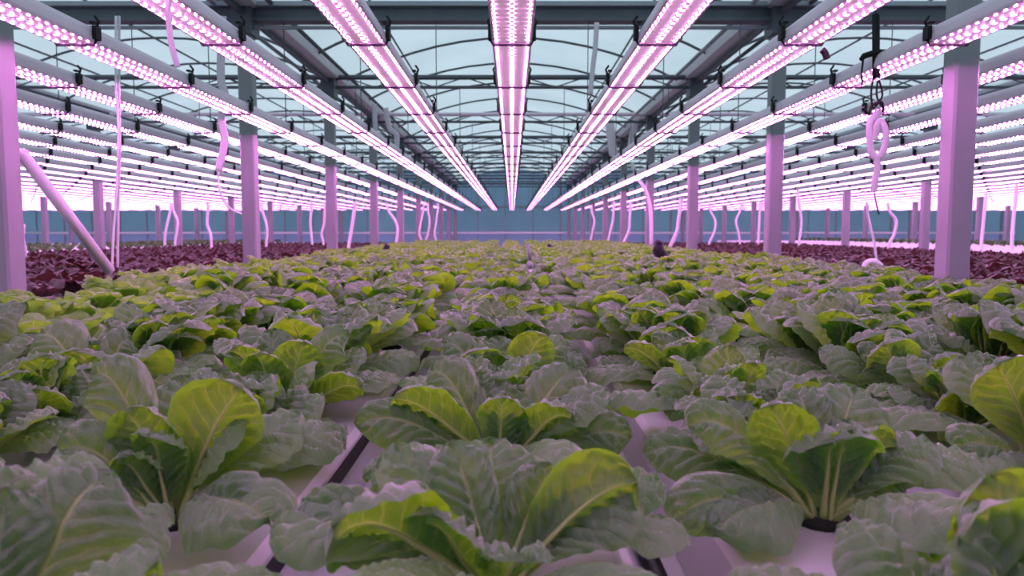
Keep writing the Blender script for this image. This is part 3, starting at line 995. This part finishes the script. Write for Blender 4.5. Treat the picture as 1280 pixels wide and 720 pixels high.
MB().tube([hp(1095, -60), hp(1095, 20)], .004, 6).build('wire', M_black, e)
MB().tube([hp(1095, 18), hp(1095, 60), hp(1095.5, 98)], .022, 8, flat=.6).build('strap', M_black, e, True)
MB().tube([hp(1076, 75), hp(1080, 70), hp(1095, 65), hp(1108, 64), hp(1115, 61)], [.012, .018, .016, .010, .014], 7).build('cross_hook', M_black, e, True)
MB().tube([hp(1079, 74), hp(1077, 92), hp(1078, 107)], .006, 6).build('cable', M_black, e, True)
MB().tube(smooth_path([hp(1092, 96), hp(1089, 115), hp(1091, 135), hp(1098, 128), hp(1103, 118), hp(1098, 100), hp(1096, 120), hp(1104, 136)]), .006, 6).build('tie', M_black, e, True)
MB().tube(smooth_path([hp(1079, 134), hp(1086, 142), hp(1090, 132), hp(1102, 128), hp(1104, 140)]), .008, 6).build('tie', M_black, e, True)
loop = [(1100, 140), (1088, 152), (1087, 172), (1090, 192), (1098, 196), (1106, 184), (1107, 164), (1101, 152), (1096, 158), (1093, 175)]
hose('looped_ribbon', loop, Yh + .02, .020, M_pinkhose, 'pink ribbon tied in a loop under the black cable hanger', 'ribbon', .35)
hose('hanging_ribbon', [(1096, 197), (1097, 210), (1094, 225), (1092, 240)], Yh + .02, .020, M_pinkhose, 'pink ribbon tail below the knotted loop on the right', 'ribbon', .3)
hose('hanging_string', [(1093, 236), (1094, 248), (1097, 262), (1099, 268)], Yh + .03, .004, M_dripline, 'thin dark cord under the pink ribbon tail', 'cord')
hose('hanging_cable_plug', [(1027, 62), (1031, 66), (1034, 74)], 3.4, [.010, .016, .016] + [.016] * 10, M_black, 'black cable plug hanging at the second lamp row right of centre', 'plug')
hose('looped_hose', [(1085, 346), (1080, 338), (1083, 329), (1092, 327), (1100, 332), (1103, 340)], 4.55, .020, M_hose, 'white looped hose end lying on the bed by the first right column', 'hose')

# things lying on the leaves
def stake(label, px, py, Y, h, w):
    pt = P(px, py, Y)
    e = empty('plastic_cap', tuple(pt), label, 'plastic cap', None)
    MB().tube([(-.35 * w, 0, h * .5), (-.45 * w, 0, h * .15), (-.1 * w, 0, -h * .2), (.25 * w, 0, -h * .5)], [w * .38, w * .52, w * .55, w * .40], 12).build('body', M_black, e, True)
    MB().tube([(-.38 * w, 0, h * .50), (-.30 * w, 0, h * .62)], [w * .42, w * .34], 12).build('rim', plain('dark_violet_plastic', (.03, .022, .045), .4), e, True)
    return e


stake('large black plastic cap standing among the leaves by the third right column', 829, 316, 6.6, .18, .105)
stake('small black cap among the leaves at the left of the far bed', 487, 313, 10.0, .14, .10)
stake('small tilted black cap among the far leaves right of centre', 690, 311, 11.0, .11, .10)
pt = P(662, 340, 4.4)
e = empty('spray_riser', tuple(pt), 'grey plastic spray riser standing between the leaves in the middle', 'spray riser')
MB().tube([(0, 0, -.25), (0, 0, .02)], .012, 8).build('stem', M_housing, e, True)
MB().tube([(0, 0, .02), (0, 0, .05), (0, 0, .07)], [.016, .02, .008], 10).build('nozzle', M_steel, e, True)
MB().tube([(0, 0, .07), (-.01, 0, .17)], [.010, .006], 8).build('tip', M_steel, e, True)

# ------------------------------------------------------------------ sky and view
w = bpy.data.worlds.new('sky'); SC.world = w; w.use_nodes = True
nt = w.node_tree
bg = nt.nodes['Background']
g = N(nt)
tc = g.node('ShaderNodeTexCoord'); sp = g.node('ShaderNodeSeparateXYZ'); g.link(tc.outputs['Generated'], sp.inputs[0])
f = g.smooth(sp.outputs['Z'], -.1, .7)
g.link(g.mix(f, (.36, .44, .52), (.58, .67, .75)), bg.inputs[0])
bg.inputs[1].default_value = 1.3
SC.view_settings.view_transform = 'Standard'
SC.view_settings.look = 'None'
SC.view_settings.exposure = 0.24
SC.view_settings.gamma = 1.0
SC.view_settings.use_curve_mapping = False
SC.cycles.max_bounces = 8
SC.cycles.transparent_max_bounces = 4
SC.cycles.use_denoising = True
SC.cycles.sample_clamp_indirect = 4.0
